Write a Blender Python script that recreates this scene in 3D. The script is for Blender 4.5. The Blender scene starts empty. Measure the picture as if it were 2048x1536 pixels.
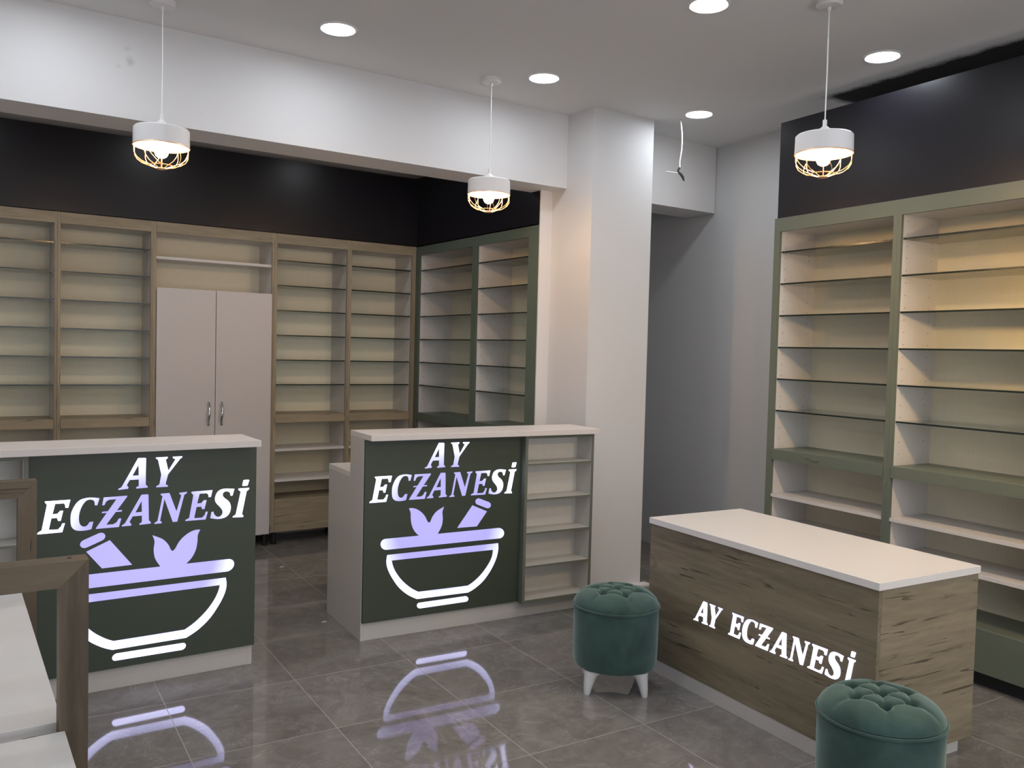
import bpy, bmesh, math, random
from mathutils import Vector, Matrix
from mathutils.geometry import tessellate_polygon
S = bpy.context.scene
C = S.collection
PI = math.pi

# ------------------------------------------------------------------ camera
F_PX = 1702.66; PITCH = 0.0394; ROLL = 0.0253; YAW = 0.5906; CAM_Z = 1.55
fw = Vector((math.sin(YAW)*math.cos(PITCH), math.cos(YAW)*math.cos(PITCH), -math.sin(PITCH)))
rt = Vector((math.cos(YAW), -math.sin(YAW), 0)); up = rt.cross(fw)
r2 = rt*math.cos(ROLL) + up*math.sin(ROLL); u2 = -rt*math.sin(ROLL) + up*math.cos(ROLL)
cd = bpy.data.cameras.new('camera'); co = bpy.data.objects.new('camera', cd); C.objects.link(co)
cd.sensor_width = 36; cd.lens = F_PX*36/2048; cd.clip_start = 0.02; cd.clip_end = 60
co.matrix_world = Matrix(((r2.x, u2.x, -fw.x, 0), (r2.y, u2.y, -fw.y, 0), (r2.z, u2.z, -fw.z, CAM_Z), (0, 0, 0, 1)))
S.camera = co
# ------------------------------------------------------------------ world, exposure
w = bpy.data.worlds.new('world'); S.world = w; w.use_nodes = True
w.node_tree.nodes['Background'].inputs[0].default_value = (.85, .87, .93, 1)
w.node_tree.nodes['Background'].inputs[1].default_value = 1.5
S.view_settings.view_transform = 'Standard'; S.view_settings.look = 'None'
S.view_settings.gamma = 1; S.view_settings.use_curve_mapping = False
S.view_settings.exposure = 0.55
DOWN_STRENGTH = 46.0          # ceiling panel lamps
BACK_STRENGTH = 32.0          # the ones in the rear bay
BULB_STRENGTH = 200.0         # warm pendant bulbs
SIGN_STRENGTH = 1.0
CEIL = 3.09

# ------------------------------------------------------------------ materials
def srgb(r, g, b):
    f = lambda c: (c/255/12.92 if c/255 <= .04045 else ((c/255+.055)/1.055)**2.4)
    return (f(r), f(g), f(b), 1)
class M:
    def __init__(s, name, col=(.8, .8, .8, 1), rough=.5, metal=0, spec=.5, **kw):
        s.m = bpy.data.materials.new(name); s.m.use_nodes = True
        s.t = s.m.node_tree; s.b = s.t.nodes['Principled BSDF']
        s.b.inputs['Base Color'].default_value = col; s.b.inputs['Roughness'].default_value = rough
        s.b.inputs['Metallic'].default_value = metal; s.b.inputs['Specular IOR Level'].default_value = spec
        for k, v in kw.items(): s.b.inputs[k.replace('_', ' ')].default_value = v
    def n(s, typ, **kw):
        x = s.t.nodes.new(typ)
        for k, v in kw.items(): setattr(x, k, v)
        return x
    def l(s, a, b): s.t.links.new(a, b)
    def co(s, scale=(1, 1, 1), rot=(0, 0, 0), loc=(0, 0, 0), space='Object'):
        tc = s.n('ShaderNodeTexCoord'); mp = s.n('ShaderNodeMapping')
        mp.inputs['Scale'].default_value = scale; mp.inputs['Rotation'].default_value = rot; mp.inputs['Location'].default_value = loc
        s.l(tc.outputs[space], mp.inputs[0]); return mp.outputs[0]
    def noise(s, vec, scale=5, detail=3, rough=.5, dist=0):
        x = s.n('ShaderNodeTexNoise'); x.inputs['Scale'].default_value = scale; x.inputs['Detail'].default_value = detail
        x.inputs['Roughness'].default_value = rough; x.inputs['Distortion'].default_value = dist
        s.l(vec, x.inputs['Vector']); return x.outputs['Fac']
    def ramp(s, fac, stops, interp='LINEAR'):
        x = s.n('ShaderNodeValToRGB'); e = x.color_ramp.elements; x.color_ramp.interpolation = interp
        while len(e) < len(stops): e.new(.5)
        for i, (p, c) in enumerate(stops): e[i].position = p; e[i].color = c if len(c) == 4 else (*c, 1)
        s.l(fac, x.inputs[0]); return x.outputs[0]
    def mix(s, fac, a, b, mode='MIX'):
        x = s.n('ShaderNodeMix', data_type='RGBA', blend_type=mode)
        for i, v in ((0, fac), (6, a), (7, b)):
            if isinstance(v, (int, float)): x.inputs[i].default_value = v
            elif isinstance(v, tuple): x.inputs[i].default_value = v
            else: s.l(v, x.inputs[i])
        return x.outputs[2]
    def math(s, op, a, b=0, c=None):
        x = s.n('ShaderNodeMath', operation=op)
        for i, v in enumerate((a, b) if c is None else (a, b, c)):
            if isinstance(v, (int, float)): x.inputs[i].default_value = v
            else: s.l(v, x.inputs[i])
        return x.outputs[0]
    def bump(s, h, strength=.1, dist=.01):
        x = s.n('ShaderNodeBump'); x.inputs['Strength'].default_value = strength; x.inputs['Distance'].default_value = dist
        s.l(h, x.inputs['Height']); s.l(x.outputs[0], s.b.inputs['Normal'])

def wall_mat(name, col, rough=.75, spots=()):
    m = M(name, col, rough, spec=.25); v = m.co()
    n = m.noise(v, 2.2, 3); c = m.mix(m.math('MULTIPLY', n, .25), col, tuple(x*.9 for x in col[:3])+(1,))
    for (x, y, z, r) in spots:      # grubby hand marks
        vm = m.n('ShaderNodeVectorMath', operation='DISTANCE'); m.l(m.co(), vm.inputs[0]); vm.inputs[1].default_value = (x, y, z)
        nn = m.math('ADD', vm.outputs['Value'], m.math('MULTIPLY', m.noise(v, 45, 2), .02))
        k = m.ramp(nn, [(0, (1, 1, 1)), (r+.008, (.8, .8, .8)), (r+.022, (0, 0, 0))])
        c = m.mix(m.math('MULTIPLY', k, .28), c, (.30, .31, .31, 1))
    m.l(c, m.b.inputs['Base Color']); m.bump(m.noise(v, 90, 2), .05, .003); return m
WALL = wall_mat('white wall paint', (.70, .69, .69, 1))
BEAMW = wall_mat('white beam paint', (.72, .71, .715, 1), spots=((.741, 4.491, 2.95, .006), (.752, 4.491, 2.90, .010), (.757, 4.491, 2.885, .012), (.70, 4.491, 2.86, .002)))
PASSW = wall_mat('grey white wall paint', (.62, .63, .64, 1))
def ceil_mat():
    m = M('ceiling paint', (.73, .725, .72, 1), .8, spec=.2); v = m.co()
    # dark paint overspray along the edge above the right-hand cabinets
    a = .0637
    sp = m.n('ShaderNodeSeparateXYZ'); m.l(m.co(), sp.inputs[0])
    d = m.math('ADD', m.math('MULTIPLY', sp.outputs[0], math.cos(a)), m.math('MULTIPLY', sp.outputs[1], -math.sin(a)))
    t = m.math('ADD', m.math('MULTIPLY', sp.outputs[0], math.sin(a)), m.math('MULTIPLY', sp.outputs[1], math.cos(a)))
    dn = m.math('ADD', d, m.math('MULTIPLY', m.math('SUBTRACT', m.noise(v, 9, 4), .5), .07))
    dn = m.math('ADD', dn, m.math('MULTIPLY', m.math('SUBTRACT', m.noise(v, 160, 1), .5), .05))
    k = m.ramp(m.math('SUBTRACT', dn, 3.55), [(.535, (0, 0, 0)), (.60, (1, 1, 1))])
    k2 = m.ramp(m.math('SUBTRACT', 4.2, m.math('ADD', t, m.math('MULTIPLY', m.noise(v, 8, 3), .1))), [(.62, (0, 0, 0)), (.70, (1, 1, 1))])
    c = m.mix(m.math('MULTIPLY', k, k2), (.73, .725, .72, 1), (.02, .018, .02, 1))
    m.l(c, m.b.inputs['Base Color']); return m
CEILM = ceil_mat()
def black_mat():
    m = M('dark satin paint', (.009, .008, .012, 1), .34, spec=.36); v = m.co()
    m.bump(m.noise(v, 5, 3), .05, .01); return m
BLACK = black_mat()
def wood_mat(name, light, mid, dark, grain='x', rough=.5, seed=0.):
    m = M(name, mid, rough, spec=.3)
    # long axis compressed so streaks run along it
    ax = {'x': (.9, 9, 9), 'y': (9, .9, 9), 'z': (9, 9, .9)}[grain]
    ax2 = tuple(q*4 for q in ax)
    v1 = m.co(ax, loc=(seed, seed*2, seed*3)); v2 = m.co(ax2, loc=(seed*5, seed, seed))
    n1 = m.noise(v1, 1.0, 5, .55, .6); n2 = m.noise(v2, 1.6, 4, .6, .3)
    c = m.ramp(n1, [(.28, dark), (.45, mid), (.68, light)])
    c = m.mix(m.math('MULTIPLY', n2, .55), c, m.ramp(n2, [(.35, dark), (.65, light)]))
    # short dark cracks and knots
    ax3 = {'x': (2.6, 52, 52), 'y': (52, 2.6, 52), 'z': (52, 52, 2.6)}[grain]
    n3 = m.noise(m.co(ax3, loc=(seed*2+3, seed, 1)), 1.0, 3, .6, .9)
    n4 = m.noise(m.co((1.7, 1.7, 1.7), loc=(seed, 4, seed)), 1.5, 2)
    k = m.math('MULTIPLY', m.ramp(n3, [(.622, (0, 0, 0)), (.65, (1, 1, 1))]), m.ramp(n4, [(.40, (0, 0, 0)), (.50, (1, 1, 1))]))
    c = m.mix(m.math('MULTIPLY', k, .75), c, tuple(q*.35 for q in dark[:3])+(1,))
    n5 = m.noise(m.co({'x': (2.2, 6, 6), 'y': (6, 2.2, 6), 'z': (6, 6, 2.2)}[grain], loc=(seed+7, 2, 3)), 1.3, 4, .7, 1.2)
    k5 = m.ramp(n5, [(.64, (0, 0, 0)), (.78, (1, 1, 1))])
    c = m.mix(m.math('MULTIPLY', k5, .6), c, dark)
    m.l(c, m.b.inputs['Base Color']); m.bump(n2, .08, .002); return m
OL, OM, OD = (.41, .34, .24, 1), (.32, .262, .18, 1), (.185, .148, .10, 1)
OAKX = wood_mat('oak laminate', OL, OM, OD, 'x')
OAKZ = wood_mat('oak laminate upright', OL, OM, OD, 'z', seed=2.3)
OAKY = wood_mat('oak laminate side', OL, OM, OD, 'y', seed=1.1)
DESKX = wood_mat('desk oak front', (.30, .25, .168, 1), (.215, .178, .118, 1), (.115, .092, .060, 1), 'x', seed=4.2)
DESKY = wood_mat('desk oak end', (.335, .275, .18, 1), (.25, .205, .135, 1), (.13, .102, .066, 1), 'y', seed=3.1)
FROX = wood_mat('frame oak', (.155, .118, .080, 1), (.115, .087, .058, 1), (.062, .047, .031, 1), 'x', seed=6.2)
FROZ = wood_mat('frame oak upright', (.155, .118, .080, 1), (.115, .087, .058, 1), (.062, .047, .031, 1), 'z', seed=8.2)
def lam_mat(name, col, rough=.45, amt=.08, lin=True):
    m = M(name, col, rough, spec=.35)
    v = m.co((3, 3, 60)); n = m.noise(v, 4, 3); v2 = m.co((50, 50, 4)); n2 = m.noise(v2, 4, 2)
    k = m.math('MULTIPLY', m.math('ADD', n, n2), amt)
    m.l(m.mix(k, col, tuple(q*.6 for q in col[:3])+(1,)), m.b.inputs['Base Color']); return m
WLAM = lam_mat('white textured laminate', (.66, .64, .60, 1), .5, .22)
WSIDE = lam_mat('white melamine', (.72, .69, .67, 1), .4, .1)
def pin_mat():
    m = lam_mat('white melamine with pin holes', (.72, .69, .67, 1), .4, .1)
    sp = m.n('ShaderNodeSeparateXYZ'); m.l(m.co(), sp.inputs[0]); z = sp.outputs[2]
    dz = m.math('MULTIPLY', m.math('SUBTRACT', m.math('FRACT', m.math('DIVIDE', z, .064)), .5), .064)
    ks = []
    for y0 in (.055, .26):
        dy = m.math('SUBTRACT', sp.outputs[1], y0)
        ks.append(m.math('LESS_THAN', m.math('ADD', m.math('MULTIPLY', dy, dy), m.math('MULTIPLY', dz, dz)), .0030**2))
    k = m.math('MULTIPLY', m.math('MAXIMUM', *ks), m.math('GREATER_THAN', z, 1.04))
    old = m.b.inputs['Base Color'].links[0].from_socket
    m.l(m.mix(k, old, (.10, .09, .08, 1)), m.b.inputs['Base Color']); return m
WPIN = pin_mat()
CREAM = lam_mat('cream back board', (.84, .79, .63, 1), .55, .22)
DOORW = lam_mat('white door board', (.66, .62, .61, 1), .4, .08)
SLABW = lam_mat('white solid worktop', (.84, .80, .765, 1), .3, .05)
CTOP = lam_mat('white counter top board', (.74, .69, .66, 1), .4, .1)
CSIDE = lam_mat('white counter board', (.585, .56, .53, 1), .45, .12)
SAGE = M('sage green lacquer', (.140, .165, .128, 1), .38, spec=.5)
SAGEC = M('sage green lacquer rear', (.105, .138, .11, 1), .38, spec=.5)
DGREEN = M('dark green lacquer panel', (.052, .066, .046, 1), .42, spec=.4)
NICHG = M('green grey edging', (.15, .16, .125, 1), .45)
def glass_mat():
    m = M('shelf glass', (.80, .93, .86, 1), .02)
    t = m.t; b = m.b; tr = m.n('ShaderNodeBsdfTransparent'); tr.inputs[0].default_value = (.965, .985, .97, 1)
    gl = m.n('ShaderNodeBsdfGlossy'); gl.inputs['Roughness'].default_value = .03; gl.inputs[0].default_value = (1, 1, 1, 1)
    fr = m.n('ShaderNodeFresnel'); fr.inputs[0].default_value = 1.45
    mx = m.n('ShaderNodeMixShader'); m.l(fr.outputs[0], mx.inputs[0]); m.l(tr.outputs[0], mx.inputs[1]); m.l(gl.outputs[0], mx.inputs[2])
    m.l(mx.outputs[0], t.nodes['Material Output'].inputs[0]); return m
GLASS = glass_mat()
GEDGE = M('glass edge', (.012, .02, .016, 1), .2)
CHROME = M('chrome', (.8, .8, .8, 1), .12, 1)
DKPLAST = M('dark grey foot', (.03, .035, .035, 1), .3, .6)
PINM = M('shelf pin hole', (.10, .09, .08, 1), .6)
CLIP = M('clear shelf clip', (.7, .72, .7, 1), .2)
LAMPW = M('white lamp enamel', (.78, .76, .76, 1), .35)
WHITEP = M('white stool leg paint', (.66, .66, .64, 1), .4)
COPPER = M('copper wire', (1, .58, .36, 1), .42, .6)
CABLE = M('white cable', (.85, .85, .83, 1), .5)
DARKW = M('dark wire connector', (.03, .03, .03, 1), .35)
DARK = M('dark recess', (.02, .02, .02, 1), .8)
def velvet():
    m = M('green velvet', (.045, .125, .105, 1), .75, spec=.2)
    m.b.inputs['Sheen Weight'].default_value = .68; m.b.inputs['Sheen Roughness'].default_value = .45
    m.b.inputs['Sheen Tint'].default_value = (.60, .80, .74, 1)
    v = m.co(); n = m.noise(v, 9, 4, .6, .5)
    m.l(m.ramp(n, [(.3, (.024, .050, .043)), (.7, (.045, .088, .076))]), m.b.inputs['Base Color'])
    m.bump(m.noise(v, 300, 2), .15, .001); return m
VELVET = velvet()
def emis(name, col, st):
    m = M(name, (.8, .8, .8, 1), .4); m.b.inputs['Emission Color'].default_value = col; m.b.inputs['Emission Strength'].default_value = st; return m
PANEL_ON = emis('lit lamp diffuser', (.86, .93, 1, 1), DOWN_STRENGTH)
PANEL_BK = emis('lit lamp diffuser rear', (.90, .95, 1, 1), BACK_STRENGTH)
BULB = emis('warm bulb glass', (1, .60, .27, 1), BULB_STRENGTH)
def sign_mat(name, cx, cz, rx, rz, base=.62, hot=2.6):
    m = M(name, (.22, .22, .28, 1), .35); sp = m.n('ShaderNodeSeparateXYZ'); m.l(m.co(), sp.inputs[0])
    dx = m.math('DIVIDE', m.math('SUBTRACT', sp.outputs[0], cx), rx); dz = m.math('DIVIDE', m.math('SUBTRACT', sp.outputs[2], cz), rz)
    d = m.math('SQRT', m.math('ADD', m.math('MULTIPLY', dx, dx), m.math('MULTIPLY', dz, dz)))
    m.l(m.ramp(d, [(.0, (.47, .43, .94)), (.62, (.44, .40, 1)), (.80, (.50, .52, 1)), (.97, (.62, .62, 1))]), m.b.inputs['Emission Color'])
    st = m.ramp(d, [(.66, (.0, .0, .0)), (.82, (.22, .22, .22)), (1, (1, 1, 1))])
    m.l(m.math('MULTIPLY', m.math('ADD', m.math('MULTIPLY', st, hot-base), base), SIGN_STRENGTH), m.b.inputs['Emission Strength']); return m
def floor_mat():
    m = M('polished stone tile', (.2, .19, .18, 1), .1, spec=.62)
    T = .567; rot = .042; ox, oy = 1.90, 3.176
    tc = m.n('ShaderNodeTexCoord'); mp = m.n('ShaderNodeMapping', vector_type='TEXTURE')
    mp.inputs['Location'].default_value = (ox, oy, 0); mp.inputs['Rotation'].default_value = (0, 0, -rot); mp.inputs['Scale'].default_value = (T, T, 1)
    m.l(tc.outputs['Object'], mp.inputs[0]); sp = m.n('ShaderNodeSeparateXYZ'); m.l(mp.outputs[0], sp.inputs[0])
    lines = []
    for o in (0, 1):
        f = m.math('FRACT', m.math('ADD', sp.outputs[o], 100.0)); a = m.math('ABSOLUTE', m.math('SUBTRACT', f, .5))
        lines.append(m.math('GREATER_THAN', a, .5-.0026))
    g = m.math('MAXIMUM', lines[0], lines[1])
    fl = m.n('ShaderNodeVectorMath', operation='FLOOR'); m.l(mp.outputs[0], fl.inputs[0])
    wn = m.n('ShaderNodeTexWhiteNoise'); m.l(fl.outputs[0], wn.inputs['Vector'])
    sc = m.n('ShaderNodeVectorMath', operation='SCALE'); sc.inputs['Scale'].default_value = 7.0; m.l(wn.outputs['Color'], sc.inputs[0])
    ad = m.n('ShaderNodeVectorMath', operation='ADD'); m.l(mp.outputs[0], ad.inputs[0]); m.l(sc.outputs[0], ad.inputs[1]); v = ad.outputs[0]
    n1 = m.noise(v, 1.6, 6, .62, .8); n2 = m.noise(v, 5, 5, .6, 1.4)
    c = m.ramp(n1, [(.25, (.125, .112, .096)), (.5, (.20, .185, .165)), (.78, (.29, .27, .245))])
    c = m.mix(.35, c, m.ramp(n2, [(.3, (.135, .118, .105)), (.7, (.32, .30, .28))]))
    # pale veins
    n3 = m.noise(v, 1.3, 5, .65, 2.2); k = m.ramp(m.math('ABSOLUTE', m.math('SUBTRACT', n3, .5)), [(0, (1, 1, 1)), (.012, (0, 0, 0))])
    c = m.mix(m.math('MULTIPLY', k, m.math('MULTIPLY', n2, .55)), c, (.48, .46, .43, 1))
    tv = m.mix(m.math('MULTIPLY', wn.outputs['Value'], .22), c, (.17, .15, .135, 1))
    c = m.mix(g, tv, (.36, .33, .295, 1)); m.l(c, m.b.inputs['Base Color'])
    r = m.math('ADD', .025, m.math('MULTIPLY', m.noise(v, 3, 3), .05)); m.l(m.math('ADD', r, m.math('MULTIPLY', g, .4)), m.b.inputs['Roughness'])
    m.bump(m.math('ADD', m.math('MULTIPLY', g, -1.0), m.math('MULTIPLY', m.noise(mp.outputs[0], 1.5, 2), .7)), .06, .004); return m
FLOOR = floor_mat()

# ------------------------------------------------------------------ mesh helpers
class B:
    def __init__(s): s.bm = bmesh.new()
    def box(s, x0, x1, y0, y1, z0, z1, bev=0.):
        x0, x1 = sorted((x0, x1)); y0, y1 = sorted((y0, y1)); z0, z1 = sorted((z0, z1))
        v = [s.bm.verts.new(p) for p in ((x0,y0,z0),(x1,y0,z0),(x1,y1,z0),(x0,y1,z0),(x0,y0,z1),(x1,y0,z1),(x1,y1,z1),(x0,y1,z1))]
        fs = [s.bm.faces.new([v[i] for i in q]) for q in ((3,2,1,0),(4,5,6,7),(0,1,5,4),(1,2,6,5),(2,3,7,6),(3,0,4,7))]
        if bev: bmesh.ops.bevel(s.bm, geom=list({e for f in fs for e in f.edges}), offset=bev, segments=2, affect='EDGES', profile=.5)
        return s
    def prism(s, pts, axis, a, b):
        """2-D outline (u,v) swept along an axis between a and b. axis 'y': (x,z); 'x': (y,z); 'z': (x,y)"""
        f = {'y': lambda p, t: (p[0], t, p[1]), 'x': lambda p, t: (t, p[0], p[1]), 'z': lambda p, t: (p[0], p[1], t)}[axis]
        A = [s.bm.verts.new(f(p, a)) for p in pts]; Bv = [s.bm.verts.new(f(p, b)) for p in pts]; n = len(pts)
        s.bm.faces.new(A); s.bm.faces.new(Bv[::-1])
        for i in range(n): s.bm.faces.new((A[i], Bv[i], Bv[(i+1) % n], A[(i+1) % n]))
        return s
    def lathe(s, prof, n=48, c=(0, 0, 0), cap=False):
        rings = []
        for r, z in prof:
            if r < 1e-6: rings.append([s.bm.verts.new((c[0], c[1], c[2]+z))])
            else: rings.append([s.bm.verts.new((c[0]+r*math.cos(2*PI*i/n), c[1]+r*math.sin(2*PI*i/n), c[2]+z)) for i in range(n)])
        for a, b in zip(rings, rings[1:]):
            if len(a) == 1 and len(b) == 1: continue
            for i in range(n):
                j = (i+1) % n
                if len(a) == 1: s.bm.faces.new((a[0], b[j], b[i]))
                elif len(b) == 1: s.bm.faces.new((a[i], a[j], b[0]))
                else: s.bm.faces.new((a[i], a[j], b[j], b[i]))
        return s
    def tube(s, pts, r, n=8, closed=False):
        pts = [Vector(p) for p in pts]; N = len(pts); rings = []; prev = None
        rr = r if isinstance(r, (list, tuple)) else [r]*N
        for i in range(N):
            a = pts[(i-1) % N] if (closed or i > 0) else pts[i]; b = pts[(i+1) % N] if (closed or i < N-1) else pts[i]
            t = (b-a).normalized()
            if prev is None: prev = t.orthogonal().normalized()
            prev = (prev - t*prev.dot(t)).normalized(); q = t.cross(prev)
            rings.append([s.bm.verts.new(pts[i] + (prev*math.cos(2*PI*k/n) + q*math.sin(2*PI*k/n))*rr[i]) for k in range(n)])
        for i in range(N if closed else N-1):
            a = rings[i]; b = rings[(i+1) % N]
            for k in range(n): s.bm.faces.new((a[k], a[(k+1) % n], b[(k+1) % n], b[k]))
        if not closed: s.bm.faces.new(rings[0][::-1]); s.bm.faces.new(rings[-1])
        return s
    def plate(s, loops, y0, y1):
        """flat shape with holes in the x-z plane, thickness y0..y1"""
        L = [[Vector((p[0], p[1], 0)) for p in lp] for lp in loops]; tri = tessellate_polygon(L); flat = [p for lp in L for p in lp]
        a = [s.bm.verts.new((p.x, y0, p.y)) for p in flat]; b = [s.bm.verts.new((p.x, y1, p.y)) for p in flat]
        for t in tri:
            try: s.bm.faces.new([a[i] for i in t]); s.bm.faces.new([b[i] for i in reversed(t)])
            except ValueError: pass
        o = 0
        for lp in L:
            n = len(lp)
            for i in range(n):
                try: s.bm.faces.new((a[o+i], a[o+(i+1) % n], b[o+(i+1) % n], b[o+i]))
                except ValueError: pass
            o += n
        return s
    def build(s, name, m, parent=None, smooth=False, label=None):
        bmesh.ops.recalc_face_normals(s.bm, faces=s.bm.faces)
        me = bpy.data.meshes.new(name); s.bm.to_mesh(me); s.bm.free()
        me.materials.append(m.m)
        if smooth:
            for p in me.polygons: p.use_smooth = True
            try: me.set_sharp_from_angle(angle=math.radians(40))
            except Exception: pass
        o = bpy.data.objects.new(name, me); C.objects.link(o); o.parent = parent
        if label: o['label'] = label
        return o
def bx(name, m, parent, *a, bev=0., label=None): return B().box(*a, bev=bev).build(name, m, parent, label=label)
def thing(name, label, cat, loc=(0, 0, 0), rz=0, group=None):
    o = bpy.data.objects.new(name, None); C.objects.link(o); o.empty_display_size = .1
    o.location = loc; o.rotation_euler = (0, 0, rz); o['label'] = label; o['category'] = cat
    if group: o['group'] = group
    return o
def tag(o, label, cat, group=None):
    o['label'] = label; o['category'] = cat
    if group: o['group'] = group
    return o
def struct(name, m, build):
    o = build.build(name, m); o['kind'] = 'structure'; return o
def copy_tree(o, parent=None):
    c = o.copy(); C.objects.link(c); c.parent = parent
    for ch in list(o.children): copy_tree(ch, c)
    return c

# ------------------------------------------------------------------ room shell
aP = .0637                       # the right-hand side of the room runs this much off square
dP = Vector((math.cos(aP), -math.sin(aP), 0)); tP = Vector((math.sin(aP), math.cos(aP), 0))
def P(d, t): q = dP*d + tP*t; return (q.x, q.y)
X0, Y0, Y1 = -3.2, -3.2, 7.0
struct('floor', FLOOR, B().box(X0-.1, 5.4, Y0-.1, Y1+.3, -.1, 0))
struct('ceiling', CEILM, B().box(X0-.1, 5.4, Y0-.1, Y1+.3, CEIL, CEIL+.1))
struct('wall_left', WALL, B().box(X0-.1, X0, Y0-.1, Y1+.2, 0, CEIL))
struct('wall_front', WALL, B().box(X0, 4.4, Y0-.1, Y0, 2.75, CEIL).box(X0, X0+.3, Y0-.1, Y0, 0, 2.75))  # unseen front, left open so the world light fills the room
struct('wall_rear', WALL, B().box(X0, 3.70, 6.80, 6.9, 0, CEIL))
struct('wall_right', PASSW, B().prism([P(4.49, -3.3), P(4.49, 7.2), P(4.6, 7.2), P(4.6, -3.3)], 'z', 0, CEIL))
struct('wall_passage_left', WALL, B().box(3.70, 3.908, 4.72, 7.05, 0, CEIL))
struct('wall_passage_end', PASSW, B().box(3.908, 4.93, 6.95, 7.05, 0, CEIL))
struct('wall_column', WALL, B().box(3.401, 3.908, 4.222, 4.72, 0, CEIL))
struct('trim_1', WALL, B().box(3.3075, 3.4012, 4.6435, 4.6540, 0, 2.62))
struct('trim_2', WALL, B().prism([(3.80, 4.222), (3.80, 4.165), (3.945, 4.155), (3.945, 4.222)], 'z', 0, .012))
struct('ceiling_beam', BEAMW, B().box(X0, 3.401, 4.491, 4.755, 2.618, CEIL, bev=0))
struct('ceiling_beam', WALL, B().box(3.908, 4.78, 4.482, 4.777, 2.607, CEIL))
# dark painted boards above the cabinets
struct('wall_board_rear', BLACK, B().box(X0, 3.325, 6.42, 6.44, 2.395, 2.957))
struct('wall_board_corner', BLACK, B().box(3.307, 3.325, 4.655, 6.42, 2.392, 2.963))
struct('wall_board_right', BLACK, B().prism([P(3.955, 3.67), P(3.975, 3.67), P(3.975, -3.0), P(3.955, -3.0)], 'z', 2.376, 2.951))

# ------------------------------------------------------------------ cabinets
def cabinet(label, w, lp, rp, mats, loc, rz, group, z=None, hdr=.08, doors=False, holes=True, feet=True, glass_n=6, board_lip=0.):
    """front face at local y=0 looking to -y; x from 0 to w; lp / rp widths of the left / right stiles"""
    fx, fz, shelfm, sagey = mats
    Z = dict(top=2.40, bot=.10, g0=2.193, dg=.1905, bd=1.012, bdt=.064, s1=.745, s2=.508, dr=.353)
    if z: Z.update(z)
    D = .335
    t = thing('shelf_cabinet', label, 'cabinet', loc, rz, group)
    a, b = lp, w-rp
    bx('stile', fz, t, 0, a, 0, .018, Z['bot'], Z['top']); bx('stile', fz, t, b, w, 0, .018, Z['bot'], Z['top'])
    bx('header', fx, t, a, b, 0, .018, Z['top']-hdr, Z['top'])
    for (x0, x1, s) in ((0.001, a, 1), (b, w-.001, -1)):
        x0, x1 = (a-.018, a) if s > 0 else (b, b+.018)
        o = bx('side_panel', WPIN if holes else WSIDE, t, x0, x1, .018, D, Z['bot']+.002, Z['top']-.002)
    bx('back_panel', CREAM, t, a-.018, b+.018, D-.016, D-.002, Z['bot']+.002, Z['top']-.002)
    bx('top_panel', WSIDE, t, a, b, .018, D-.016, Z['top']-.0785, Z['top']-.061)
    if doors:
        bx('shelf', WSIDE, t, a, b, .02, D-.018, 2.135, 2.155)
        bx('shelf', WSIDE, t, a, b, .02, D-.018, 1.90, 1.918)
        mid = (a+b)/2-.002
        for (x0, x1, hx) in ((a+.002, mid-.002, mid-.048), (mid+.002, b-.002, mid+.045)):
            d = bx('door', DOORW, t, x0, x1, -.016, .002, Z['bot']-.004, 1.932, bev=.0015)
            h = B().box(hx-.008, hx+.008, -.022, -.016, 1.098, 1.118).box(hx-.008, hx+.008, -.022, -.016, .945, .965)
            pts = []
            for k in range(13):
                s = k/12; pts.append((hx+.004*math.sin(PI*2*s), -.022-.022*math.sin(PI*s), 1.112-.160*s))
            h.tube(pts, [.0075+.002*math.sin(PI*k/12) for k in range(13)], 10)
            h.build('handle', CHROME, d, smooth=True, label='curved chrome bow handle')
    else:
        bx('fixed_shelf', shelfm, t, a+.002, b-.002, -board_lip, D-.018, Z['bd']-Z['bdt'], Z['bd'], bev=.001)
        for k in range(glass_n):
            zg = Z['g0']-k*Z['dg']
            g = bx('glass_shelf', GLASS, t, a+.003, b-.003, .020, D-.02, zg-.004, zg+.004)
            bx('front_edge', GEDGE, g, a+.003, b-.003, .0175, .0198, zg-.0045, zg+.0045, label='dark green edge of the glass')
            for xx in (a, b-.008):
                for yy in (.052, D-.078): bx('shelf_clip', CLIP, g, xx+.0005, xx+.0075, yy, yy+.009, zg-.010, zg-.0035)
        bx('shelf', WSIDE, t, a, b, .004, D-.018, Z['s1']-.018, Z['s1'])
        bx('shelf', WSIDE, t, a, b, .004, D-.018, Z['s2']-.018, Z['s2'])
        bx('base_front', fx if not sagey else shelfm, t, a+.002, b-.002, .0, .018, Z['bot'], Z['dr'], bev=.001)
        bx('base_shelf', shelfm, t, a, b, .018, D-.018, Z['dr']-.020, Z['dr']-.002)
    bx('bottom_panel', WSIDE, t, a, b, .020, D-.018, Z['bot']+.001, Z['bot']+.018)
    if feet:
        for xx in (.035, w-.035):
            for yy in (.05, D-.05):
                B().lathe([(0, 0), (.024, 0), (.024, .012), (.018, .018), (.018, Z['bot']-.004), (.024, Z['bot']-.002), (.024, Z['bot']+.0005), (0, Z['bot']+.0005)], 20, (xx, yy, 0)).build('foot', DKPLAST, t, smooth=True)
    return t
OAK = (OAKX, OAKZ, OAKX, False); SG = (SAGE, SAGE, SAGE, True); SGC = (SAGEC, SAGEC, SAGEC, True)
gw = 'oak shelf cabinets along the rear wall'
FY = 6.42
cabinet('oak cabinet with glass shelves, leftmost and cut off by the left edge of the view', .601, .018, .018, OAK, (.0385, FY, 0), 0, gw)
cabinet('oak cabinet with glass shelves directly left of the tall white double doors', .599, .018, .018, OAK, (.641, FY, 0), 0, gw)
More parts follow.
